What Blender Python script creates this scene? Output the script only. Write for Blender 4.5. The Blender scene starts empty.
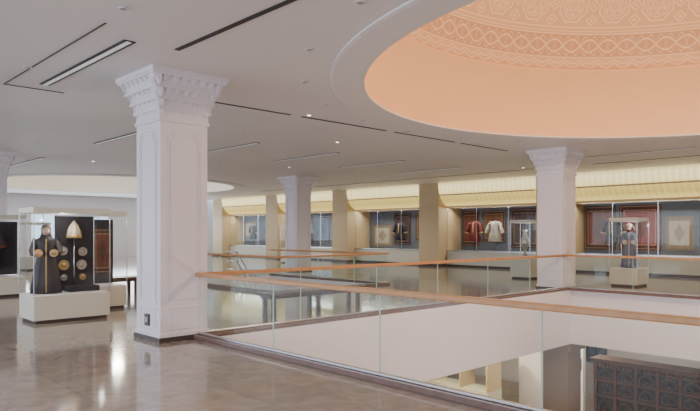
import bpy, math, random
from math import sin, cos, pi, sqrt
from mathutils import Vector, Matrix
random.seed(4)
CEIL = 4.1
# ------------------------------------------------------------------ materials
def new_mat(name):
    m = bpy.data.materials.new(name); m.use_nodes = True
    nt = m.node_tree
    return m, nt, nt.nodes['Principled BSDF']
def mat(name, col, rough=0.5, metal=0.0, spec=0.5, emis=None, estr=0.0, var=0.0, vscale=4.0, bump=0.0):
    m, nt, b = new_mat(name)
    b.inputs['Base Color'].default_value = (*col, 1)
    b.inputs['Roughness'].default_value = rough
    b.inputs['Metallic'].default_value = metal
    b.inputs['Specular IOR Level'].default_value = spec
    if emis:
        b.inputs['Emission Color'].default_value = (*emis, 1)
        b.inputs['Emission Strength'].default_value = estr
    if var > 0 or bump > 0:
        tc = nt.nodes.new('ShaderNodeTexCoord')
        n = nt.nodes.new('ShaderNodeTexNoise'); n.inputs['Scale'].default_value = vscale
        n.inputs['Detail'].default_value = 5
        nt.links.new(tc.outputs['Object'], n.inputs['Vector'])
        if var > 0:
            mx = nt.nodes.new('ShaderNodeMix'); mx.data_type = 'RGBA'
            mx.inputs['A'].default_value = (*[c*(1-var) for c in col], 1)
            mx.inputs['B'].default_value = (*[min(1, c*(1+var)) for c in col], 1)
            nt.links.new(n.outputs['Fac'], mx.inputs['Factor'])
            nt.links.new(mx.outputs['Result'], b.inputs['Base Color'])
        if bump > 0:
            bp = nt.nodes.new('ShaderNodeBump'); bp.inputs['Strength'].default_value = bump
            nt.links.new(n.outputs['Fac'], bp.inputs['Height'])
            nt.links.new(bp.outputs['Normal'], b.inputs['Normal'])
    return m
def MN(nt, op, a, b=None, c=None):
    n = nt.nodes.new('ShaderNodeMath'); n.operation = op
    for i, v in enumerate((a, b, c)):
        if v is None: continue
        if isinstance(v, (int, float)): n.inputs[i].default_value = v
        else: nt.links.new(v, n.inputs[i])
    return n.outputs[0]
def MIX(nt, f, a, b):
    n = nt.nodes.new('ShaderNodeMix'); n.data_type = 'RGBA'
    for key, v in (('Factor', f), ('A', a), ('B', b)):
        if isinstance(v, tuple): n.inputs[key].default_value = (*v, 1)
        elif isinstance(v, (int, float)): n.inputs[key].default_value = v
        else: nt.links.new(v, n.inputs[key])
    return n.outputs['Result']

M_ceil = mat('ceiling_paint', (0.77, 0.74, 0.73), 0.55, var=0.03, vscale=0.6)
M_white = mat('white_plaster', (0.85, 0.82, 0.86), 0.45, var=0.02, vscale=2)
M_col = mat('column_plaster', (0.80, 0.75, 0.80), 0.42, var=0.02, vscale=2)
M_dark = mat('dark_plinth_stone', (0.07, 0.05, 0.045), 0.3)
M_curb = mat('brown_marble_curb', (0.17, 0.11, 0.095), 0.2, var=0.3, vscale=12)
M_wood = mat('handrail_wood', (0.52, 0.27, 0.12), 0.3, var=0.2, vscale=9)
M_steel = mat('brushed_steel', (0.62, 0.62, 0.64), 0.25, metal=1)
M_beige = mat('beige_pilaster', (0.60, 0.46, 0.27), 0.55, var=0.04)
M_black = mat('slot_black', (0.03, 0.03, 0.03), 0.6)
M_slotl = mat('diffuser_metal', (0.75, 0.75, 0.75), 0.4, emis=(1, 1, 1), estr=0.15)
M_cream = mat('cream_plinth', (0.68, 0.66, 0.56), 0.45)
M_lamp = mat('lamp_glow', (1, 1, 1), 0.5, emis=(1, 0.93, 0.8), estr=6)
M_casebk = mat('case_backcloth', (0.15, 0.17, 0.21), 0.8)
M_casebk2 = mat('case_backcloth_dark', (0.022, 0.02, 0.028), 0.8)
M_bench = mat('bench_dark_wood', (0.085, 0.04, 0.022), 0.35, var=0.3, vscale=10)
M_gold = mat('gold_embroidery', (0.50, 0.34, 0.14), 0.45, metal=0.4, bump=0.4, vscale=60)
M_silver = mat('silver_ware', (0.42, 0.40, 0.36), 0.35, metal=0.7)
M_skin = mat('mannequin_skin', (0.66, 0.42, 0.32), 0.5)
M_robeblk = mat('black_robe', (0.020, 0.014, 0.018), 0.7, bump=0.3, vscale=30)
M_robechar = mat('charcoal_robe', (0.040, 0.030, 0.034), 0.6, bump=0.3, vscale=30)
M_robeblue = mat('blue_grey_robe', (0.16, 0.19, 0.27), 0.8, bump=0.3, vscale=30)
M_robered = mat('red_kaftan', (0.20, 0.035, 0.03), 0.8, bump=0.3, vscale=30)
M_robewht = mat('ivory_robe', (0.55, 0.51, 0.44), 0.8, bump=0.3, vscale=30)
M_hair = mat('dark_hair', (0.02, 0.015, 0.012), 0.7)
M_socket = mat('socket_plate', (0.05, 0.05, 0.05), 0.4)
M_lip = mat('lip_colour', (0.4, 0.12, 0.1), 0.5)

def glass_mat(name, tint, base=0.03, graz=0.5):
    m = bpy.data.materials.new(name); m.use_nodes = True; nt = m.node_tree
    nt.nodes.clear()
    out = nt.nodes.new('ShaderNodeOutputMaterial')
    tr = nt.nodes.new('ShaderNodeBsdfTransparent'); tr.inputs[0].default_value = (*tint, 1)
    gl = nt.nodes.new('ShaderNodeBsdfGlossy'); gl.inputs['Roughness'].default_value = 0.02
    gl.inputs['Color'].default_value = (0.92, 1, 0.97, 1)
    lw = nt.nodes.new('ShaderNodeLayerWeight'); lw.inputs['Blend'].default_value = 0.5
    f = MN(nt, 'MULTIPLY_ADD', MN(nt, 'POWER', lw.outputs['Facing'], 4.0), graz, base)
    mx = nt.nodes.new('ShaderNodeMixShader')
    nt.links.new(f, mx.inputs[0]); nt.links.new(tr.outputs[0], mx.inputs[1]); nt.links.new(gl.outputs[0], mx.inputs[2])
    nt.links.new(mx.outputs[0], out.inputs[0])
    return m
M_glass = glass_mat('balustrade_glass', (0.92, 0.965, 0.955), 0.03, .25)
M_cglass = glass_mat('case_glass', (0.98, 0.99, 0.985), 0.02, .2)
M_gedge = mat('glass_edge_green', (0.45, 0.62, 0.56), 0.2)

def floor_mat(name, c1, c2, rough, spec=.5):
    m, nt, b = new_mat(name)
    tc = nt.nodes.new('ShaderNodeTexCoord')
    br = nt.nodes.new('ShaderNodeTexBrick'); br.offset = 0.0; br.squash = 1.0
    br.inputs['Scale'].default_value = 1.0
    br.inputs['Brick Width'].default_value = 0.6; br.inputs['Row Height'].default_value = 0.6
    br.inputs['Mortar Size'].default_value = 0.003; br.inputs['Mortar Smooth'].default_value = 0.1
    br.inputs['Color1'].default_value = (*c1, 1); br.inputs['Color2'].default_value = (*c2, 1)
    br.inputs['Mortar'].default_value = (c1[0]*.72, c1[1]*.70, c1[2]*.68, 1)
    nt.links.new(tc.outputs['Object'], br.inputs['Vector'])
    n = nt.nodes.new('ShaderNodeTexNoise'); n.inputs['Scale'].default_value = 2.5
    n.inputs['Detail'].default_value = 8; n.inputs['Distortion'].default_value = 2.0
    nt.links.new(tc.outputs['Object'], n.inputs['Vector'])
    r = nt.nodes.new('ShaderNodeValToRGB'); nt.links.new(n.outputs['Fac'], r.inputs[0])
    r.color_ramp.elements[0].position = .35; r.color_ramp.elements[0].color = (.86, .84, .82, 1)
    r.color_ramp.elements[1].position = .68; r.color_ramp.elements[1].color = (1.14, 1.12, 1.1, 1)
    mm = nt.nodes.new('ShaderNodeMix'); mm.data_type = 'RGBA'; mm.blend_type = 'MULTIPLY'; mm.inputs['Factor'].default_value = 1
    nt.links.new(br.outputs['Color'], mm.inputs['A']); nt.links.new(r.outputs[0], mm.inputs['B'])
    nt.links.new(mm.outputs['Result'], b.inputs['Base Color'])
    b.inputs['Roughness'].default_value = rough
    b.inputs['Specular IOR Level'].default_value = spec
    return m
M_floor = floor_mat('polished_marble_floor', (0.285, 0.25, 0.225), (0.32, 0.28, 0.25), 0.09, .9)
M_floor2 = floor_mat('lower_marble_floor', (0.5, 0.44, 0.36), (0.55, 0.48, 0.39), 0.3)

def dome_mat():
    m, nt, b = new_mat('dome_painted_ornament')
    uv = nt.nodes.new('ShaderNodeUVMap')
    sp = nt.nodes.new('ShaderNodeSeparateXYZ'); nt.links.new(uv.outputs[0], sp.inputs[0])
    u, v = sp.outputs[0], sp.outputs[1]
    def line(x, w):
        return MN(nt, 'LESS_THAN', MN(nt, 'ABSOLUTE', x), w)
    def su(n, ph=0.0):
        return MN(nt, 'SINE', MN(nt, 'MULTIPLY_ADD', u, 2*pi*n, ph))
    pats = []
    sc = MN(nt, 'ABSOLUTE', su(44))
    pats.append(line(MN(nt, 'SUBTRACT', v, MN(nt, 'MULTIPLY_ADD', sc, -0.13, 0.17)), 0.018))
    pats.append(line(MN(nt, 'SUBTRACT', v, MN(nt, 'MULTIPLY_ADD', sc, -0.10, 0.25)), 0.014))
    pats.append(line(MN(nt, 'SUBTRACT', v, 0.30), 0.012))
    pats.append(line(MN(nt, 'SUBTRACT', v, MN(nt, 'MULTIPLY_ADD', su(40), 0.15, 0.58)), 0.022))
    pats.append(line(MN(nt, 'SUBTRACT', v, MN(nt, 'MULTIPLY_ADD', su(40), -0.15, 0.58)), 0.022))
    pats.append(line(MN(nt, 'SUBTRACT', v, MN(nt, 'MULTIPLY_ADD', su(80), 0.22, 0.58)), 0.012))
    pats.append(line(MN(nt, 'SUBTRACT', v, MN(nt, 'MULTIPLY_ADD', su(80, pi), 0.22, 0.58)), 0.012))
    for k, w in ((0.86, .015), (0.93, .010), (1.02, .015)):
        pats.append(line(MN(nt, 'SUBTRACT', v, k), w))
    for (cv, N, cw, rw, rh) in ((1.55, 34, 1.05, .37, .42), (2.6, 34, .95, .34, .48), (3.7, 24, .9, .34, .5)):
        cu = MN(nt, 'SUBTRACT', MN(nt, 'FRACT', MN(nt, 'MULTIPLY', u, N)), 0.5)
        x = MN(nt, 'DIVIDE', MN(nt, 'MULTIPLY', cu, cw), rw)
        y = MN(nt, 'DIVIDE', MN(nt, 'SUBTRACT', v, cv), rh)
        q = MN(nt, 'SQRT', MN(nt, 'ADD', MN(nt, 'MULTIPLY', x, x), MN(nt, 'MULTIPLY', y, y)))
        ang = MN(nt, 'ARCTAN2', y, x)
        q2 = MN(nt, 'ADD', q, MN(nt, 'MULTIPLY', MN(nt, 'COSINE', MN(nt, 'MULTIPLY', ang, 8)), 0.05))
        pats.append(line(MN(nt, 'SUBTRACT', q2, 0.98), 0.05))
        pats.append(line(MN(nt, 'SUBTRACT', q, 0.76), 0.03))
        q3 = MN(nt, 'ADD', q, MN(nt, 'MULTIPLY', MN(nt, 'COSINE', MN(nt, 'MULTIPLY', ang, 6)), 0.14))
        pats.append(line(MN(nt, 'SUBTRACT', q3, 0.42), 0.06))
        pats.append(line(MN(nt, 'SUBTRACT', q3, 0.22), 0.04))
        q4 = MN(nt, 'ADD', q, MN(nt, 'MULTIPLY', MN(nt, 'COSINE', MN(nt, 'MULTIPLY', ang, 16)), 0.05))
        pats.append(line(MN(nt, 'SUBTRACT', q4, 0.62), 0.03))
        cu2 = MN(nt, 'SUBTRACT', MN(nt, 'FRACT', MN(nt, 'MULTIPLY_ADD', u, N, 0.5)), 0.5)
        for dv in (-rh*0.85, 0.0, rh*0.85):
            dd = MN(nt, 'ADD', MN(nt, 'ABSOLUTE', MN(nt, 'MULTIPLY', cu2, cw)),
                    MN(nt, 'ABSOLUTE', MN(nt, 'SUBTRACT', v, cv+dv)))
            pats.append(line(MN(nt, 'SUBTRACT', dd, 0.13), 0.02))
            pats.append(MN(nt, 'LESS_THAN', dd, 0.05))
        pats.append(line(MN(nt, 'SUBTRACT', v, cv+rh+.08), .015))
    p = pats[0]
    for q in pats[1:]: p = MN(nt, 'MAXIMUM', p, q)
    inband = MN(nt, 'MULTIPLY', MN(nt, 'GREATER_THAN', v, 0.30), MN(nt, 'LESS_THAN', v, 0.86))
    base = MIX(nt, inband, (0.70, 0.43, 0.27), (0.58, 0.33, 0.20))
    col = MIX(nt, MN(nt, 'MULTIPLY', p, 0.62), base, (0.90, 0.72, 0.54))
    nt.links.new(col, b.inputs['Base Color']); b.inputs['Roughness'].default_value = 0.6
    return m
M_dome = dome_mat()
M_drum = mat('drum_peach_paint', (0.90, 0.54, 0.30), 0.6, var=0.02)

def valance_mat():
    m, nt, b = new_mat('backlit_valance')
    tc = nt.nodes.new('ShaderNodeTexCoord'); sp = nt.nodes.new('ShaderNodeSeparateXYZ')
    nt.links.new(tc.outputs['Object'], sp.inputs[0])
    x, z = sp.outputs[0], sp.outputs[2]
    rib = MN(nt, 'MULTIPLY_ADD', MN(nt, 'SINE', MN(nt, 'MULTIPLY', x, 26)), 0.10, 0.9)
    g = MN(nt, 'DIVIDE', MN(nt, 'SUBTRACT', z, 2.9), 1.2)
    r = nt.nodes.new('ShaderNodeValToRGB'); nt.links.new(g, r.inputs[0])
    e = r.color_ramp.elements
    e[0].position = 0; e[0].color = (0.95, 0.72, 0.22, 1)
    e[1].position = 1; e[1].color = (0.60, 0.48, 0.20, 1)
    for p, c in ((0.25, (0.50, 0.37, 0.09, 1)), (0.45, (0.60, 0.45, 0.12, 1)), (0.60, (1.0, 0.84, 0.38, 1)), (0.85, (1.0, 0.88, 0.48, 1))):
        k = e.new(p); k.color = c
    b.inputs['Base Color'].default_value = (0.45, 0.36, 0.16, 1)
    nt.links.new(r.outputs[0], b.inputs['Emission Color'])
    nt.links.new(MN(nt, 'MULTIPLY', rib, 1.6), b.inputs['Emission Strength'])
    return m
M_val = valance_mat()

def rug_mat(name, border, field, accent, sc=26.0):
    m, nt, b = new_mat(name)
    tc = nt.nodes.new('ShaderNodeTexCoord'); sp = nt.nodes.new('ShaderNodeSeparateXYZ')
    nt.links.new(tc.outputs['Generated'], sp.inputs[0])
    dx = MN(nt, 'ABSOLUTE', MN(nt, 'SUBTRACT', sp.outputs[0], .5)); dz = MN(nt, 'ABSOLUTE', MN(nt, 'SUBTRACT', sp.outputs[2], .5))
    mm = MN(nt, 'MAXIMUM', dx, dz)
    isb = MN(nt, 'GREATER_THAN', mm, 0.38)
    ln = MN(nt, 'LESS_THAN', MN(nt, 'ABSOLUTE', MN(nt, 'SUBTRACT', mm, .38)), .012)
    ln2 = MN(nt, 'LESS_THAN', MN(nt, 'ABSOLUTE', MN(nt, 'SUBTRACT', mm, .465)), .008)
    med = MN(nt, 'LESS_THAN', MN(nt, 'ADD', dx, MN(nt, 'MULTIPLY', dz, .8)), .22)
    vo = nt.nodes.new('ShaderNodeTexVoronoi'); vo.inputs['Scale'].default_value = sc
    nt.links.new(tc.outputs['Generated'], vo.inputs['Vector'])
    dots = MN(nt, 'LESS_THAN', vo.outputs['Distance'], .3)
    c = MIX(nt, isb, field, border)
    c = MIX(nt, MN(nt, 'MULTIPLY', med, .8), c, border)
    c = MIX(nt, MN(nt, 'MULTIPLY', dots, .5), c, accent)
    c = MIX(nt, MN(nt, 'MAXIMUM', ln, ln2), c, accent)
    nt.links.new(c, b.inputs['Base Color']); b.inputs['Roughness'].default_value = .85
    return m

# ------------------------------------------------------------------ mesh builder
class MB:
    def __init__(s): s.v = []; s.f = []; s.m = []; s.mats = []; s.sm = []
    def mi(s, m):
        if m not in s.mats: s.mats.append(m)
        return s.mats.index(m)
    def face(s, idx, m, smooth=False):
        s.f.append(tuple(idx)); s.m.append(s.mi(m)); s.sm.append(smooth)
    def box(s, x0, x1, y0, y1, z0, z1, m, top=None):
        b = len(s.v)
        s.v += [(x0,y0,z0),(x1,y0,z0),(x1,y1,z0),(x0,y1,z0),(x0,y0,z1),(x1,y0,z1),(x1,y1,z1),(x0,y1,z1)]
        for k, q in enumerate(((3,2,1,0),(4,5,6,7),(0,1,5,4),(1,2,6,5),(2,3,7,6),(3,0,4,7))):
            s.face([b+i for i in q], top if (k == 1 and top) else m)
    def quad(s, p, m):
        b = len(s.v); s.v += [tuple(q) for q in p]; s.face((b, b+1, b+2, b+3), m)
    def obox(s, p, q, w, d, n, m):
        p = Vector(p); q = Vector(q); n = Vector(n).normalized()
        t = (q-p).normalized(); sd = t.cross(n).normalized()*w/2
        b = len(s.v)
        for base in (p, q):
            for a in (-1, 1):
                for c in (0, 1):
                    s.v.append(tuple(base+sd*a+n*d*c))
        for f in ((0,1,3,2),(4,6,7,5),(0,4,5,1),(2,3,7,6),(1,5,7,3),(0,2,6,4)):
            s.face([b+i for i in f], m)
    def loft(s, rings, m, cap0=True, cap1=True, smooth=True, closed=True):
        b = len(s.v); n = len(rings[0])
        for r in rings: s.v += [tuple(p) for p in r]
        rng = n if closed else n-1
        for i in range(len(rings)-1):
            for j in range(rng):
                k = (j+1) % n
                s.face((b+i*n+j, b+i*n+k, b+(i+1)*n+k, b+(i+1)*n+j), m, smooth)
        if cap0: s.face([b+j for j in range(n)][::-1], m)
        if cap1: s.face([b+(len(rings)-1)*n+j for j in range(n)], m)
    def revolve(s, prof, m, c=(0,0,0), seg=24, sy=1.0, smooth=True, fold=None):
        rings = []
        for r, z in prof:
            ring = []
            for j in range(seg):
                a = 2*pi*j/seg
                rr = r*(1+(fold(a, z) if fold else 0))
                ring.append((c[0]+rr*cos(a), c[1]+rr*sy*sin(a), c[2]+z))
            rings.append(ring)
        s.loft(rings, m, smooth=smooth)
    def tube(s, pts, rad, m, seg=10):
        pts = [Vector(p) for p in pts]; rings = []
        for i, p in enumerate(pts):
            t = (pts[min(i+1, len(pts)-1)]-pts[max(i-1, 0)]).normalized()
            a = Vector((0,0,1)) if abs(t.z) < .9 else Vector((1,0,0))
            u = t.cross(a).normalized(); w = t.cross(u)
            rings.append([p+(u*cos(2*pi*j/seg)+w*sin(2*pi*j/seg))*rad[i] for j in range(seg)])
        s.loft(rings, m)
    def build(s, name, parent=None, loc=(0,0,0), rz=0.0, bevel=0.0):
        me = bpy.data.meshes.new(name); me.from_pydata(s.v, [], s.f)
        for m in s.mats: me.materials.append(m)
        me.polygons.foreach_set('material_index', s.m)
        me.polygons.foreach_set('use_smooth', s.sm)
        me.update()
        o = bpy.data.objects.new(name, me); bpy.context.collection.objects.link(o)
        o.location = loc; o.rotation_euler = (0, 0, rz)
        if parent: o.parent = parent
        if bevel:
            md = o.modifiers.new('bevel', 'BEVEL'); md.width = bevel; md.segments = 2; md.limit_method = 'ANGLE'
        return o
def empty(name, loc=(0,0,0), rz=0):
    e = bpy.data.objects.new(name, None); bpy.context.collection.objects.link(e)
    e.location = loc; e.rotation_euler = (0,0,rz); e.empty_display_size = .2
    return e

# ------------------------------------------------------------------ floor slabs
AX0, AX1, AY0, AY1 = -8.6, 2.6, 5.12, 17.1
FB = -1.56
b = MB()
def slab(x0, x1, y0, y1): b.box(x0, x1, y0, y1, FB, 0, M_white, top=M_floor)
slab(-42, 10, -8, AY0); slab(AX1, 10, AY0, AY1); slab(-42, 10, AY1, 26)
SX0, SX1, SY0, SY1 = -19.5, -13.5, 10.2, 14.4
slab(SX1, AX0, AY0, AY1); slab(-42, SX0, AY0, AY1); slab(SX0, SX1, AY0, SY0); slab(SX0, SX1, SY1, AY1)
b.build('floor')
b = MB(); b.box(-42, 10, -8, 26, -5.6, -5.4, M_floor2); b.build('floor_lower')

# ------------------------------------------------------------------ ceiling
b = MB()
def rect(x0, x1, y0, y1):
    k = len(b.v); b.v += [(x0,y0,CEIL),(x0,y1,CEIL),(x1,y1,CEIL),(x1,y0,CEIL)]; b.face((k,k+1,k+2,k+3), M_ceil)
def sqhole(cx, cy, h, r, N=160):
    k = len(b.v)
    for j in range(N):
        a = 2*pi*j/N; c, s_ = cos(a), sin(a); q = h/max(abs(c), abs(s_))
        b.v.append((cx+r*c, cy+r*s_, CEIL)); b.v.append((cx+q*c, cy+q*s_, CEIL))
    for j in range(N):
        n = (j+1) % N
        b.face((k+2*j, k+2*n, k+2*n+1, k+2*j+1), M_ceil)
D1 = (-2.9, 11.3); D2 = (-31.5, 13.5); DR = 5.95
sqhole(D1[0], D1[1], 8, DR); sqhole(D2[0], D2[1], 8, DR)
rect(-42, 10, -8, 3.3); rect(-23.5, 10, 19.3, 24.85); rect(5.1, 10, 3.3, 19.3); rect(-23.5, -10.9, 3.3, 19.3)
rect(-42, -23.5, 3.3, 5.5); rect(-42, -23.5, 21.5, 24.85); rect(-42, -39.5, 5.5, 21.5)
b.build('ceiling')

def build_dome(name, c, drum_m, dome_m, ring_m, zd=5.75):
    R_ = DR-.02
    prof = [(R_+.55, CEIL-.002, 0), (R_+.55, CEIL-.03, 0), (R_+.50, CEIL-.04, 0), (R_+.08, CEIL-.04, 0),
            (R_, CEIL-.03, 0), (R_, CEIL, 1), (R_, zd-.02, 1), (R_-.05, zd, 1), (R_-.05, zd+.05, 1), (R_, zd+.06, 2)]
    for i in range(1, 41):
        ph = pi/2*i/40
        prof.append((max(R_*cos(ph), .01), zd+.06+3.6*sin(ph), 2))
    N = 160; me = bpy.data.meshes.new(name); vs = []; fs = []; mi = []; L = [0.0]
    start = None
    for i, (r, z, k) in enumerate(prof):
        if i: L.append(L[-1]+math.hypot(r-prof[i-1][0], z-prof[i-1][1]))
        if k == 2 and start is None: start = L[-1]
        for j in range(N): a = 2*pi*j/N; vs.append((r*cos(a), r*sin(a), z))
    uvs = []
    for i in range(len(prof)-1):
        for j in range(N):
            n = (j+1) % N
            fs.append((i*N+j, i*N+n, (i+1)*N+n, (i+1)*N+j)); mi.append(prof[i][2])
            uvs += [(j/N, L[i]-start), ((j+1)/N, L[i]-start), ((j+1)/N, L[i+1]-start), (j/N, L[i+1]-start)]
    me.from_pydata(vs, [], fs)
    for m in (ring_m, drum_m, dome_m): me.materials.append(m)
    me.polygons.foreach_set('material_index', mi)
    me.polygons.foreach_set('use_smooth', [k == 2 or k == 1 for k in mi])
    ul = me.uv_layers.new(name='UVMap')
    for q, w in enumerate(uvs): ul.data[q].uv = w
    o = bpy.data.objects.new(name, me); bpy.context.collection.objects.link(o); o.location = (c[0], c[1], 0)
    return o
build_dome('ceiling_dome', D1, M_drum, M_dome, M_ceil)
M_w2 = mat('white_dome_paint', (0.8, 0.77, 0.72), 0.6)
build_dome('ceiling_dome', D2, M_w2, M_w2, M_ceil)

b = MB()
def slotx(y, x0, x1, w=.12, lit=True):
    b.box(x0, x1, y-w/2, y+w/2, CEIL-.012, CEIL-.002, M_black)
    if lit: b.box(x0+.02, x1-.02, y-w*.2, y+w*.2, CEIL-.02, CEIL-.011, M_slotl)
def sloty(x, y0, y1, w=.08):
    b.box(x-w/2, x+w/2, y0, y1, CEIL-.012, CEIL-.002, M_black)
slotx(3.45, -10.9, -7.66, .16); slotx(4.07, -7.6, -3.0, .07, False)
for y in (6.75, 9.85, 12.8, 15.8, 19.0): slotx(y, -17.1, -13.9, .16)
for y in (6.75, 12.8, 19.0): slotx(y, -25.5, -21.5, .16)
slotx(0.4, -10.9, -7.6, .16)
for y0, y1 in ((6.0, 8.0), (8.3, 10.9), (11.2, 13.6), (13.9, 16.2)): sloty(-10.15, y0, y1, .05)
slotx(2.95, -11.3, -7.2, .015, False)
sloty(-11.3, 2.95, 3.9, .015)
for x in (-6, -1, 3.5): slotx(19.4, x-3.2, x, .12)
slotx(21.5, -30, -12, .05, False); slotx(21.5, -10, 5, .05, False)
b.build('ceiling_slot_diffusers')
b = MB()
spots = []
for x in (-6.6, -9.9, -12.3, -18.2, -21.3, -24.5, -27.5):
    for y in (1.2, 2.9, 5.6, 8.3, 11.3, 14.3, 18.6, 20.7, 22.6):
        if math.hypot(x-D1[0], y-D1[1]) < 7.0 or math.hypot(x-D2[0], y-D2[1]) < 7.0: continue
        spots.append((x, y))
for x in (-3, 0, 3):
    for y in (1.2, 2.9, 20.7, 22.6): spots.append((x, y))
for k in range(24):
    a = 2*pi*k/24; spots.append((D1[0]+6.9*cos(a), D1[1]+6.9*sin(a)))
for (x, y) in spots:
    b.revolve([(.06, -.002), (.065, -.012), (.045, -.014), (.04, -.003)], M_white, c=(x, y, CEIL), seg=16)
    b.revolve([(.038, -.016), (.03, -.02)], M_lamp if (int(abs(x*7+y*3)) % 4 == 0 and math.hypot(x, y) > 12) else M_silver, c=(x, y, CEIL), seg=12)
b.build('ceiling_downlights')

# ------------------------------------------------------------------ columns
def column_mesh():
    b = MB(); H = .40
    b.box(-H-.035, H+.035, -H-.035, H+.035, 0, .07, M_dark)
    b.box(-H-.02, H+.02, -H-.02, H+.02, .07, .13, M_col)
    b.box(-H, H, -H, H, .13, 3.36, M_col)
    b.box(-H-.025, H+.025, -H-.025, H+.025, 3.34, 3.39, M_col)
    for k in range(4):
        a = k*pi/2; n = Vector((cos(a), sin(a), 0)); t = Vector((-sin(a), cos(a), 0))
        def P(u, z): return n*H+t*u+Vector((0,0,z))
        def path(pts, w=.022, d=.010):
            for p, q in zip(pts, pts[1:]):
                b.obox(P(*p), P(*q), w, d, n, M_col)
        path([(-.25,.18),(.25,.18),(.25,.50),(-.25,.50),(-.25,.18)])
        for s_, zb, zt in ((.28, .58, 3.12), (.23, .63, 3.06)):
            path([(-s_,zt),(-s_,zb),(s_,zb),(s_,zt),(s_*.78,zt+.02),(s_*.68,zt+.10),(-s_*.68,zt+.10),(-s_*.78,zt+.02),(-s_,zt)], w=.016)
        hs = [.42, .445, .485, .545, .62]; zs = [3.39, 3.54, 3.69, 3.85, 4.03]
        for i in range(4):
            h0, h1, z0, z1 = hs[i], hs[i+1], zs[i], zs[i+1]
            nc = 5+i; cw = 2*h1/nc
            for c in range(nc):
                uc = -h1+cw*(c+.5); rings = []
                for q in range(6):
                    tt = q/5; out = h0-.03+(h1-h0+.02)*tt**1.6; hw = cw/2*(.35+.65*sin(tt*pi/2))
                    zz = z0+(z1-z0-.03)*tt
                    rings.append([n*(h0-.06)+t*(uc-hw)+Vector((0,0,zz)), n*(out-.012)+t*(uc-hw*.6)+Vector((0,0,zz)), n*out+t*uc+Vector((0,0,zz)),
                                  n*(out-.012)+t*(uc+hw*.6)+Vector((0,0,zz)), n*(h0-.06)+t*(uc+hw)+Vector((0,0,zz))])
                b.loft(rings, M_col, smooth=False)
    for i in range(4):
        b.box(-hs[i]+.01, hs[i]-.01, -hs[i]+.01, hs[i]-.01, zs[i], zs[i+1], M_col)
        b.box(-hs[i+1], hs[i+1], -hs[i+1], hs[i+1], zs[i+1]-.032, zs[i+1], M_col)
    b.box(-.64, .64, -.64, .64, 4.03, CEIL-.001, M_col)
    o = b.build('column'); return o
c0 = column_mesh(); c0.location = (-9.12, 4.80, 0)
for p in ((-9.12, 17.22), (-21.3, 17.22), (-21.3, 5.15), (3.12, 4.8), (3.12, 17.22)):
    o = bpy.data.objects.new('column', c0.data); bpy.context.collection.objects.link(o); o.location = (*p, 0)
M_colsh = mat('lower_column_stone', (0.30, 0.25, 0.22), 0.5)  # column colour darkened to paint in the shade of the lower floor
for p in ((-9.12, 17.55), (-9.12, 4.6), (-21.3, 17.55)):
    b = MB()
    b.box(-.4, .4, -.4, .4, -5.4, FB, M_colsh)
    b.box(-.43, .43, -.43, .43, -5.4, -5.28, M_dark)
    b.box(-.5, .5, -.5, .5, FB-.25, FB, M_colsh)
    b.build('lower_column', loc=(*p, 0))
b = MB(); b.box(-9.2, -9.06, 4.375, 4.4, .22, .40, M_socket); b.box(-9.17, -9.09, 4.37, 4.376, .27, .35, M_silver)
b.build('wall_socket')

# ------------------------------------------------------------------ balustrades
def balustrade(p, q, n, name='glass_balustrade', curb=True):
    e = empty(name, (p[0], p[1], 0)); p = Vector((*p, 0)); q = Vector((*q, 0))
    L = (q-p).length; t = (q-p).normalized(); ang = math.atan2(t.y, t.x)
    pan = MB(); step = L/n
    for i in range(n):
        a_, c_ = i*step+.008, (i+1)*step-.008
        pan.quad([(a_, 0, .06), (c_, 0, .06), (c_, 0, .975), (a_, 0, .975)], M_glass)
    ed = MB()
    for i in range(1, n):
        x = i*step
        ed.box(x-.007, x+.007, -.005, .005, .09, .97, M_gedge)
    pan.build('glass_panels', e, rz=ang); ed.build('glass_edges', e, rz=ang)
    r = MB()
    prof = [(-.036, .98), (-.03, .968), (.03, .968), (.036, .98), (.036, 1.015), (.026, 1.03), (-.026, 1.03), (-.036, 1.015)]
    r.loft([[(x, y, z) for y, z in prof] for x in (-.03, L+.03)], M_wood, smooth=False)
    r.build('wooden_handrail', e, rz=ang)
    if curb:
        c = MB(); c.box(-.02, L+.02, -.09, .07, 0, .065, M_curb); c.box(-.02, L+.02, -.02, .02, .065, .10, M_steel)
        c.build('marble_curb', e, rz=ang, bevel=.008)
    return e
balustrade((-8.70, 5.02), (3.1, 5.02), 6)
balustrade((-8.70, 5.12), (-8.70, 16.95), 6)
balustrade((-8.70, 17.0), (2.7, 17.0), 6)
balustrade((2.72, 5.12), (2.72, 16.9), 6)
balustrade((SX1+.08, SY0-.08), (SX1+.08, SY1+.08), 3)
balustrade((SX0-.08, SY1+.08), (SX1+.08, SY1+.08), 4)
balustrade((SX0+1.8, SY0-.08), (SX1+.08, SY0-.08), 3)
b = MB()
for i in range(30):
    x = SX0+.1+i*.19
    b.box(x, x+.2, SY0+.3, SY1-1.6, -.18*(i+1)-.18, -.18*(i+1), M_cream)
for y in (SY0+.3, SY1-1.6):
    for h in (.95, .6, .3):
        b.tube([(SX0-.6, y, h), (SX0+.1, y, h), (SX0+.1+28*.19, y, h-.18*28)], [.022]*3, M_steel, 8)
    for i in range(0, 29, 4):
        x = SX0+.15+i*.19; b.tube([(x, y, -.18*(i+1)), (x, y, .95-.18*i)], [.016]*2, M_steel, 8)
b.build('staircase')
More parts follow.
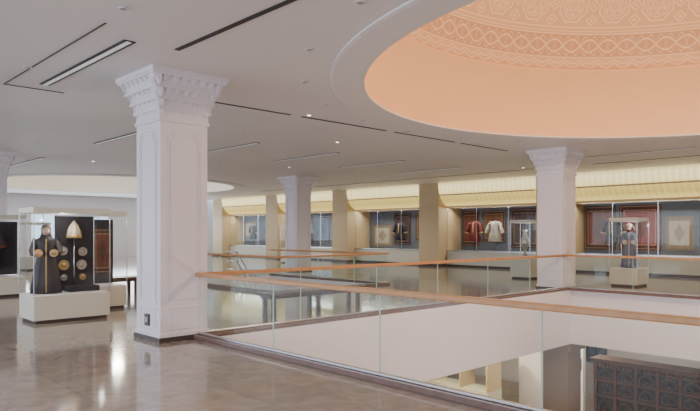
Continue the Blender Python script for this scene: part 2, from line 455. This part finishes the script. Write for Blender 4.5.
# ------------------------------------------------------------------ back wall with showcases
PX = [-19.6+6.5*k for k in range(-3, 5)]
b = MB()
b.box(-42, 10, 26.0, 26.2, -5.4, 5, M_white)
b.build('wall_north')
for x in PX:
    b = MB()
    b.box(-.62, .62, 0, 1.84, 0, CEIL-.005, M_beige)
    b.box(-.64, .64, -.03, .6, 0, .12, M_dark)
    b.box(-.635, .635, -.05, .5, 2.86, 2.94, M_beige)
    b.build('pilaster', loc=(x, 24.15, 0))
cases = []
for i in range(len(PX)-1):
    x0, x1 = PX[i]+.645, PX[i+1]-.645
    e = empty('wall_showcase', ((x0+x1)/2, 24.8, 0)); W = (x1-x0)/2; cases.append((x0, x1, e))
    s_ = MB(); s_.box(-W, W, 0, 1.19, .0, .78, M_cream); s_.box(-W, W, -.06, .02, .74, .80, M_steel)
    s_.box(-W, W, -.02, 0, 0, .1, M_dark)
    s_.build('showcase_base', e)
    k = MB(); k.box(-W, W, 1.15, 1.19, .78, 2.95, M_casebk); k.build('showcase_backcloth', e)
    k = MB(); k.box(-W, W, -.03, 1.19, 2.88, 2.98, M_beige); k.build('showcase_header', e)
    k = MB(); k.quad([(-W, -.004, .80), (W, -.004, .80), (W, -.004, 2.88), (-W, -.004, 2.88)], M_cglass)
    for xx in (-W+.02, -W/3, W/3, W-.02): k.box(xx-.012, xx+.012, -.015, -.008, .80, 2.88, M_steel)
    k.build('showcase_glass', e)
    k = MB()
    n = 60; pr = [(-.70, 4.09), (-.70, 3.9), (-.62, 3.55), (-.40, 3.2), (-.06, 2.98)]
    rings = []
    for yy, zz in pr:
        rings.append([(-W+2*W*j/n, yy+.02*sin(j*1.3), zz) for j in range(n+1)])
    k.loft(rings, M_val, cap0=False, cap1=False, closed=False, smooth=True)
    k.build('lit_valance', e)
    k = MB(); k.box(-W, W, -.74, -.68, 3.46, 3.52, M_beige); k.build('valance_trim', e)
    ld = bpy.data.lights.new('showcase_lamp', 'AREA'); ld.shape = 'RECTANGLE'; ld.size = 2*W-.3; ld.size_y = .2
    ld.energy = 95; ld.color = (1, .94, .86)
    lo = bpy.data.objects.new('showcase_lamp', ld); bpy.context.collection.objects.link(lo); lo.parent = e
    lo.location = (0, .35, 2.86); lo.rotation_euler = (-.45, 0, 0)
def case_of(x):
    for x0, x1, e in cases:
        if x0 <= x <= x1: return e
    return None
R = [rug_mat('rug_crimson', (.10,.02,.02), (.26,.035,.025), (.40,.25,.14)),
     rug_mat('rug_brown', (.06,.03,.025), (.18,.075,.04), (.36,.24,.15), 34),
     rug_mat('rug_ivory', (.28,.22,.15), (.50,.44,.34), (.22,.15,.10), 30),
     rug_mat('rug_blue', (.04,.06,.14), (.08,.14,.27), (.38,.31,.24), 30),
     rug_mat('rug_dark', (.03,.02,.03), (.06,.04,.045), (.28,.17,.12), 28),
     rug_mat('rug_rust', (.06,.025,.02), (.15,.045,.028), (.32,.19,.11), 30)]
def rug(xc, w, z0, z1, m, y=25.9, name='hanging_carpet'):
    k = MB(); n = 24; rings = []
    for i in range(n+1):
        x = -w/2+w*i/n; o = .012*sin(i*1.1)
        rings.append([(x, o, z0), (x, o, z1), (x, o+.02, z1), (x, o+.02, z0)])
    k.loft(rings, m, smooth=False)
    o = k.build(name, loc=(xc, y, 0))
    e = case_of(xc)
    if e and z0 > 0:
        o.parent = e; o.location = (xc-e.location.x, y-e.location.y, 0)
    return o
for a in ((-11.75,1.35,.95,2.80,R[5]), (-10.1,1.65,.95,2.80,R[0]), (-8.6,1.0,1.0,2.3,R[2]), (-7.6,.5,1.0,2.6,R[3]),
          (-5.2,1.3,1.0,2.75,R[3]), (-3.2,1.6,1.0,2.75,R[1]), (-1.5,1.2,1.0,2.75,R[2]),
          (-18.35,1.0,1.0,2.75,R[5]), (-17.0,1.3,1.2,2.75,R[1]), (-15.3,1.5,.95,2.8,R[4]), (-14.15,.6,1.0,2.75,R[0]),
          (-24.4,1.5,.9,2.1,R[2]), (-24.7,.8,2.2,2.8,R[3]), (-22.9,1.2,1.0,2.75,R[4]), (-21.3,1.3,1.2,2.7,R[1]),
          (-31.2,1.4,.95,2.75,R[4]), (-29.6,1.3,1.0,2.75,R[3]), (-28.0,1.2,1.0,2.7,R[5]),
          (-37.5,1.5,1.3,2.5,R[2]), (-35.6,1.0,1.1,2.7,R[3]), (-34.2,.8,1.2,2.5,R[4])):
    rug(*a)

# ------------------------------------------------------------------ garments / mannequins
def garment(loc, rz, m, m2, name='robe_on_stand', h=1.5):
    k = MB(); z0 = 1.5-h*.8
    def ell(z, rx, ry): return [(rx*cos(2*pi*j/28)*(1+.07*cos(6*2*pi*j/28)*(1.4-z)), ry*sin(2*pi*j/28)*(1+.07*cos(7*2*pi*j/28)*(1.4-z)), z) for j in range(28)]
    k.loft([ell(z0,.2,.34), ell(z0+.35,.17,.29), ell(1.0,.13,.2), ell(1.25,.13,.21), ell(1.38,.1,.19), ell(1.44,.06,.08)], m)
    for s_ in (-1, 1):
        k.tube([(0,.17*s_,1.37),(0,.30*s_,1.28),(.02,.38*s_,1.05),(.03,.42*s_,.88)], [.07,.085,.095,.11], m, 12)
        k.tube([(.03,.413*s_,.91),(.03,.425*s_,.865)], [.113,.115], m2, 12)
    k.tube([(.14,0,z0+.02),(.14,0,1.0),(.115,0,1.38)], [.03]*3, m2, 6)
    k.revolve([(.17,0),(.16,.02),(.02,.03),(.02,z0+.1)], M_steel, seg=16)
    return k.build(name, loc=loc, rz=rz)
def mannequin_body(parent, loc, rz, robe, trim, head='turban', beard=False, sc=1.0, zs=1.0):
    e = empty('robed_mannequin', loc, rz); e.parent = parent; e.scale = (sc, sc, zs)
    k = MB(); S = 36
    def ell(z, rx, ry, f=.0): return [(rx*cos(2*pi*j/S)*(1+f*cos(9*2*pi*j/S)), ry*sin(2*pi*j/S)*(1+f*cos(9*2*pi*j/S)), z) for j in range(S)]
    k.loft([ell(.02,.25,.30,.08), ell(.3,.22,.27,.07), ell(.6,.19,.235,.05), ell(.88,.155,.19,.02), ell(1.03,.13,.165), ell(1.2,.135,.19),
            ell(1.32,.12,.205), ell(1.39,.10,.18), ell(1.43,.07,.10), ell(1.46,.058,.062)], robe)
    for s_ in (-1, 1):
        k.tube([(0,.165*s_,1.36),(.0,.22*s_,1.27),(.03,.27*s_,1.08),(.13,.22*s_,1.02),(.24,.15*s_,1.03)], [.06,.072,.07,.08,.095], robe, 14)
        k.tube([(.232,.155*s_,1.029),(.25,.145*s_,1.032)], [.097,.097], trim, 14)
    k.tube([(.255,0,.05),(.2,0,.6),(.142,0,1.0),(.142,0,1.2),(.11,0,1.38)], [.016]*5, trim, 8)
    k.build('robe', e)
    k = MB()
    rings = []
    for z, rx, ry, cx in ((1.42,.05,.052,0),(1.47,.048,.05,.0),(1.495,.06,.055,.012),(1.515,.085,.064,.018),(1.545,.094,.070,.016),(1.575,.098,.074,.014),
                          (1.605,.100,.077,.010),(1.64,.101,.079,.004),(1.675,.096,.076,0),(1.705,.078,.064,-.004),(1.722,.05,.04,-.006),(1.73,.015,.015,-.006)):
        ring = []
        for j in range(S):
            a = 2*pi*j/S; x = rx*cos(a); y = ry*sin(a)
            if abs(a) < .26 or abs(a-2*pi) < .26:
                w = 1-min(abs(a), abs(a-2*pi))/.26
                x += w*({1.545:.008, 1.575:.024, 1.605:.014}.get(z, 0))
            ring.append((cx+x, y, z))
        rings.append(ring)
    k.loft(rings, M_skin)
    for s_ in (-1, 1):
        k.revolve([(.002,-.009),(.011,-.005),(.013,0),(.011,.005),(.002,.009)], M_hair, c=(.102,.03*s_,1.612), seg=10)
        k.tube([(.106,.015*s_,1.632),(.100,.047*s_,1.634)], [.004,.003], M_hair, 6)
        k.tube([(.0,.076*s_,1.57),(-.008,.086*s_,1.60),(-.004,.083*s_,1.63)], [.010,.013,.009], M_skin, 8)
        w = Vector((.245,.145*s_,1.03)); d = Vector((.92,-.39*s_,-.05)).normalized(); side = Vector((0,0,1)); inn = Vector((-.39,-.92*s_,0)).normalized()
        k.tube([w-d*.05, w, w+d*.05, w+d*.085], [.022,.026,.034,.030], M_skin, 12)
        for f_, (off, ln) in enumerate(((.027,.068),(.009,.078),(-.009,.072),(-.026,.056))):
            p0 = w+d*.075+side*off
            k.tube([p0, p0+d*ln*.45, p0+d*ln*.75+inn*.012, p0+d*ln*.9+inn*.03], [.009,.0085,.008,.006], M_skin, 8)
        p0 = w+d*.03+side*.026
        k.tube([p0, p0+d*.03+side*.022+inn*.01, p0+d*.055+side*.026+inn*.022], [.011,.010,.008], M_skin, 8)
    k.tube([(.108,-.02,1.532),(.113,0,1.533),(.108,.02,1.532)], [.004,.006,.004], M_lip, 6)
    k.build('head_and_hands', e)
    k = MB()
    if head == 'turban':
        k.revolve([(.07,1.63),(.115,1.65),(.135,1.69),(.125,1.73),(.09,1.76),(.04,1.80),(.01,1.82)], trim, seg=28, c=(-.01,0,0), fold=lambda a, z: .04*sin(5*a+z*60))
    else:
        rr = []
        for z, rx, ry, cx in ((1.30,.13,.22,-.03),(1.42,.10,.13,-.04),(1.52,.10,.098,-.045),(1.6,.105,.098,-.035),(1.66,.115,.098,-.012),(1.71,.10,.085,-.004),(1.745,.06,.05,-.01),(1.755,.01,.01,-.01)):
            rr.append([(cx+rx*cos(2*pi*j/S), ry*sin(2*pi*j/S), z) for j in range(S)])
        k.loft(rr, robe)
        k.tube([(-.0,.10,1.665),(.075,.075,1.668),(.112,0,1.67),(.075,-.075,1.668),(0,-.10,1.665)], [.008]*5, M_gold, 8)
    if beard:
        k.loft([[(.05+r*cos(2*pi*j/16), r*1.1*sin(2*pi*j/16), z) for j in range(16)] for r, z in ((.01,1.40),(.035,1.44),(.05,1.49),(.055,1.525))], M_hair)
    k.build('headdress', e)

def display_case(x0, x1, y0, y1, base=.5, top=2.12, name='display_case'):
    e = empty(name, ((x0+x1)/2, (y0+y1)/2, 0)); a = (x1-x0)/2; c = (y1-y0)/2
    k = MB(); k.box(-a+.04, a-.04, -c+.04, c-.04, 0, .06, M_dark); k.box(-a, a, -c, c, .06, base, M_cream)
    k.box(-a+.02, a-.02, -c+.02, c-.02, base, base+.015, M_white)
    k.build('plinth', e, bevel=.006)
    k = MB(); z0, z1 = base+.015, top-.1; a_ = a-.004; c_ = c-.004
    P = [(-a_,-c_), (a_,-c_), (a_,c_), (-a_,c_)]
    for i in range(4):
        p, q = P[i], P[(i+1) % 4]
        k.quad([(*p, z0), (*q, z0), (*q, z1), (*p, z1)], M_cglass)
    k.build('glass_walls', e)
    k = MB(); k.box(-a-.01, a+.01, -c-.01, c+.01, top-.1, top, M_cream)
    k.box(-a+.1, a-.1, -c+.1, c-.1, top-.112, top-.1, M_slotl)
    for sx in (-1, 1):
        for sy in (-1, 1):
            k.box(sx*a-.008, sx*a+.008, sy*c-.008, sy*c+.008, base+.015, top-.1, M_steel)
    k.build('case_lid', e, bevel=.004)
    return e
def case_light(e, z, en):
    ld = bpy.data.lights.new('case_lamp', 'POINT'); ld.energy = en; ld.shadow_soft_size = .05; ld.color = (1, .93, .82)
    lo = bpy.data.objects.new('case_lamp', ld); bpy.context.collection.objects.link(lo); lo.parent = e; lo.location = (.2, -.1, z)

e = display_case(-12.85, -12.0, 3.62, 5.0)
case_light(e, 1.92, 10)
mannequin_body(e, (.04, -.36, .515), -.30, M_robechar, M_gold, 'hood', sc=.86, zs=.74)
k = MB(); k.box(-.30, -.26, -.10, .64, .52, 1.98, M_casebk2); k.box(-.2, .1, .05, .62, .515, .62, M_casebk2)
k.build('backboard', e)
k = MB()
k.revolve([(.13,0),(.135,.06),(.12,.14),(.085,.22),(.04,.29),(.012,.34)], M_robewht, c=(-.1,.2,1.55), seg=28)
k.revolve([(.138,0),(.142,.03),(.14,.07)], M_gold, c=(-.1,.2,1.55), seg=28)
for q in range(8):
    a = q*pi/4; k.tube([(-.1+.13*cos(a),.2+.13*sin(a),1.62),(-.1+.125*cos(a),.2+.125*sin(a),1.69),(-.1+.085*cos(a),.2+.085*sin(a),1.78),(-.1,.2,1.89)],[.008]*4,M_gold,6)
k.tube([(-.1,.2,.6),(-.1,.2,1.56)],[.012]*2,M_steel,8)
k.build('embroidered_cap', e)
k = MB()
for (yy, zz, rr, mm_) in ((.04,1.30,.09,M_silver),(.42,1.28,.09,M_silver),(.06,1.02,.10,M_gold),(.40,1.02,.10,M_silver),(.42,.78,.065,M_gold),(.06,.78,.065,M_silver)):
    rings = []
    for rad, xx in ((rr,-.25),(rr,-.235),(rr*.85,-.225),(rr*.8,-.235),(rr*.5,-.235),(rr*.4,-.215),(.005,-.205)):
        rings.append([(xx, yy+rad*cos(2*pi*j/20), zz+rad*sin(2*pi*j/20)) for j in range(20)])
    k.loft(rings, mm_)
k.build('medallion_plates', e)

e = display_case(-14.15, -13.3, 5.2, 5.92); case_light(e, 1.9, 2)
k = MB(); k.box(-.25, -.21, -.30, .32, .52, 1.95, M_casebk2); k.build('backboard', e)
g = rug(0, .42, .75, 1.75, R[5], y=0, name='red_textile_panel'); g.parent = e; g.location = (-.18, .06, 0); g.rotation_euler = (0, 0, pi/2)
e = display_case(-18.6, -17.7, 3.7, 5.15, name='display_case'); case_light(e, 1.9, 2)
k = MB(); k.box(-.1, -.05, -.65, .65, .55, 1.95, M_casebk2); k.build('backboard', e)
g = garment((.15, -.1, .45), 0, M_robechar, M_robered, 'dark_robe', 1.4); g.parent = e; g.scale = (.8, .8, .95)
e = display_case(-8.45, -7.6, 19.3, 20.2, base=.55, top=2.12); case_light(e, 1.9, 3)
mannequin_body(e, (0, 0, .56), -1.2, M_robeblue, M_robewht, 'turban', True, sc=.78, zs=.78)
e = display_case(-12.35, -11.55, 19.9, 20.6, base=.8, top=2.12); case_light(e, 1.9, 3)
k = MB(); k.revolve([(.05,0),(.14,.02),(.05,.08),(.04,.2),(.16,.4),(.17,.55),(.09,.7),(.07,.85),(.11,.95)], M_silver, seg=28, c=(0,0,.82)); k.build('ewer', e)
e = display_case(-27.5, -26.7, 21.0, 21.8, base=.8, top=2.12)
k = MB(); k.revolve([(.05,0),(.18,.02),(.2,.3),(.1,.6),(.06,.8)], M_silver, seg=28, c=(0,0,.82)); k.build('vase', e)
e = display_case(-30.5, -29.5, 8.5, 9.6, base=.6, top=2.12)
k = MB(); k.revolve([(.05,0),(.18,.02),(.2,.3),(.1,.6),(.06,.8)], M_gold, seg=28, c=(0,0,.62)); k.build('vase', e)
for (x, m, m2) in ((-17.75,M_robered,M_gold),(-16.6,M_robewht,M_silver),(-5.0,M_robewht,M_gold),(-22.6,M_robeblk,M_gold),(-10.95,M_robeblk,M_gold),(-30.4,M_robeblue,M_gold),(-36.4,M_robeblk,M_gold)):
    e = case_of(x)
    g = garment((x-e.location.x, .6, .78), -pi/2, m, m2, 'robe_on_stand', 1.3); g.parent = e

# ------------------------------------------------------------------ benches
def bench(x0, x1, y0, y1):
    k = MB(); k.box(x0, x1, y0, y1, .40, .46, M_bench)
    k.box(x0+.05, x1-.05, y0+.06, y1-.06, .34, .40, M_bench)
    n = 3
    for i in range(n):
        y = y0+.12+(y1-y0-.32)*i/(n-1)
        for x in (x0+.04, x1-.12): k.box(x, x+.08, y, y+.08, 0, .34, M_bench)
    k.build('bench', bevel=.008)
bench(-10.30, -9.85, 7.25, 9.9); bench(-16.8, -16.2, 6.4, 8.6)

# ------------------------------------------------------------------ west & south walls with windows
def window_wall(name, axis, pos, a0, a1, wins, z0, z1, th=.2, H=CEIL):
    k = MB()
    def bx(p, q, zz0, zz1, m=M_white):
        if axis == 'x': k.box(pos-th, pos, p, q, zz0, zz1, m)
        else: k.box(p, q, pos-th, pos, zz0, zz1, m)
    cur = a0
    for (p, q) in wins:
        bx(cur, p, 0, H); bx(p, q, 0, z0); bx(p, q, z1, H); cur = q
    bx(cur, a1, 0, H); k.build(name)
    for i, (p, q) in enumerate(wins):
        w = MB(); t = .05; m = M_steel
        def fx(p_, q_, a_, b_):
            if axis == 'x': w.box(pos-th*.6, pos-th*.4, p_, q_, a_, b_, m)
            else: w.box(p_, q_, pos-th*.6, pos-th*.4, a_, b_, m)
        fx(p, p+t, z0, z1); fx(q-t, q, z0, z1); fx(p, q, z0, z0+t); fx(p, q, z1-t, z1); fx((p+q)/2-t/2, (p+q)/2+t/2, z0, z1)
        w.build('window_%s_%d' % (name[5:], i+1))
window_wall('wall_west', 'x', -42, -8, 26, [(9.0,10.5),(12.5,14.0),(16.0,17.5),(19.5,21.0),(22.6,24.4)], 1.0, 3.3)
window_wall('wall_south', 'y', -8, -42, 10, [(-34+6*i, -34+6*i+4.4) for i in range(7)], .4, 3.6)
b = MB(); b.box(10, 10.2, -8, 26, -5.4, 5, M_white); b.build('wall_east')
b = MB(); b.box(-42.2, -42, -8, 26, -5.4, FB, M_white); b.box(-42, 10, -8.2, -8, -5.4, FB, M_white); b.build('wall_lower')

# ------------------------------------------------------------------ lower gallery
def wood_facade():
    e = empty('carved_wooden_cabinet', (-6.6, 20.0, -5.4)); k = MB(); H = 2.95; W = 2.6
    M_cw = mat('carved_walnut', (.13,.05,.026), .4, var=.4, vscale=14, bump=.8)
    M_cd = mat('walnut_recess', (.02,.01,.008), .6)
    k.box(-W, W, .02, .6, 0, H-.15, M_cd); k.box(-W-.08, W+.08, -.08, .62, H-.15, H-.08, M_cw); k.box(-W-.14, W+.14, -.13, .62, H-.08, H, M_cw)
    n = 8; cw = 2*W/n
    for i in range(n+1):
        x = -W+i*cw; k.box(x-.05, x+.05, -.06, .03, 0, H-.15, M_cw)
    for zr in (.1, 1.0, 1.75, 2.25, 2.7): k.box(-W, W, -.05, .03, zr-.04, zr+.04, M_cw)
    for i in range(n):
        xc = -W+(i+.5)*cw
        for (za, zb) in ((.2,.9),(1.1,1.65),(1.85,2.15),(2.33,2.62)):
            hw = cw*.33; zm = (za+zb)/2
            pts = [(-hw,za),(hw,za),(hw,zm),(hw*.7,zm+(zb-zm)*.6),(0,zb),(-hw*.7,zm+(zb-zm)*.6),(-hw,zm),(-hw,za)]
            for p, q in zip(pts, pts[1:]): k.obox((xc+p[0],.02,p[1]),(xc+q[0],.02,q[1]),.04,.05,(0,-1,0),M_cw)
            k.revolve([(.005,-.06),(.04,-.04),(.055,0),(.04,.04),(.005,.06)], M_cw, c=(xc,-.01,za+.35*(zb-za)), seg=12)
    for i in range(40):
        x = -W+2*W*(i+.5)/40; k.revolve([(.02,-.06),(.045,-.02),(.045,.02),(.02,.06)], M_cw, c=(x,-.1,H-.2), seg=8)
    k.build('cabinet_body', e)
wood_facade()
b = MB()
b.box(-13.5, -10.8, 22.4, 22.6, -5.4, -1.56, M_white); b.build('partition_wall')
b = MB(); b.box(-11.25, -10.85, 22.34, 22.4, -3.5, -3.05, M_bench); b.box(-11.2, -10.9, 22.33, 22.34, -3.45, -3.1, M_robewht); b.build('framed_picture')
e = empty('lower_display_counter', (-15.2, 20.8, -5.4)); k = MB()
k.box(-2.6, 1.6, -.5, .5, 0, .9, M_cream); k.quad([(-2.6,-.495,.9),(1.6,-.495,.9),(1.6,-.495,2.0),(-2.6,-.495,2.0)], M_cglass); k.box(-2.65, 1.65, -.55, .55, 2.0, 2.15, M_cream)
for xx in (-2.55, -1.1, .3, 1.55): k.box(xx-.03, xx+.03, -.49, .5, .9, 2.0, M_beige)
k.build('counter_body', e)
for i, m in enumerate((R[0], R[2], R[1], R[3])):
    rug(-17+i*1.7, .9, -3.9, -2.6, m, y=25.9, name='framed_textile')

# ------------------------------------------------------------------ lights
def add_light(kind, name, loc, en, col=(1,1,1), rad=.1, rot=None, size=None, sy=None, spot=None):
    ld = bpy.data.lights.new(name, kind); ld.energy = en; ld.color = col
    if kind in ('POINT', 'SPOT'): ld.shadow_soft_size = rad
    if kind == 'AREA':
        ld.shape = 'RECTANGLE'; ld.size = size; ld.size_y = sy
    if spot: ld.spot_size = spot; ld.spot_blend = 1
    o = bpy.data.objects.new(name, ld); bpy.context.collection.objects.link(o); o.location = loc
    if rot: o.rotation_euler = rot
    return o
W = bpy.data.worlds.new('World'); bpy.context.scene.world = W; W.use_nodes = True
W.node_tree.nodes['Background'].inputs[0].default_value = (.62, .80, 1, 1)
W.node_tree.nodes['Background'].inputs[1].default_value = 2.2
add_light('AREA', 'window_daylight', (-12, -7.7, 2.1), 1500, (.82,.87,1), rot=(math.radians(90),0,0), size=40, sy=3)  # added area lamp behind the camera, strengthens the daylight from that side
add_light('AREA', 'window_daylight', (-41.7, 16, 2.1), 550, (.78,.88,1), rot=(math.radians(90),0,math.radians(-90)), size=16, sy=2.2)  # area lamp added in front of the west windows for their daylight
for (x, y) in ((-12.3,2.9),(-12.3,8.3),(-12.3,14.3),(-18.2,5.6),(-24.5,8.3),(-21.3,20.7),(-12.3,20.7),(-3,20.7),(-6.6,1.2),(-3,1.2),(-27.5,20.7),(-24.5,2.9),(-18.2,14.3)):
    add_light('SPOT', 'downlight', (x, y, CEIL-.06), 235, (1,.94,.87), .06, spot=math.radians(150))
add_light('POINT', 'dome_lamp', (D1[0], D1[1], 5.3), 950, (1,.78,.50), .3)  # added unseen lamps in mid-air, brighten both domes
add_light('POINT', 'dome_lamp', (D2[0], D2[1], 5.3), 700, (1,.92,.8), .3)
add_light('POINT', 'lower_lamp', (-14.5, 19.0, -2.2), 380, (1,.84,.55), .1)  # added unseen lamps, brighten the lower gallery
add_light('POINT', 'lower_lamp', (-10.2, 20.8, -2.2), 160, (1,.88,.68), .1)
add_light('POINT', 'lower_lamp', (-3, 11, -2.4), 400, (.96,.93,1), .3)  # added in the open atrium to whiten the fascia

# ------------------------------------------------------------------ camera
cd = bpy.data.cameras.new('camera'); cam = bpy.data.objects.new('camera', cd); bpy.context.collection.objects.link(cam)
cam.location = (0, 0, 1.65); cam.rotation_euler = (math.radians(90), 0, math.radians(46.27))
cd.sensor_width = 36; cd.lens = 622/700*36; cd.shift_y = 27.5/700; cd.clip_end = 200
bpy.context.scene.camera = cam
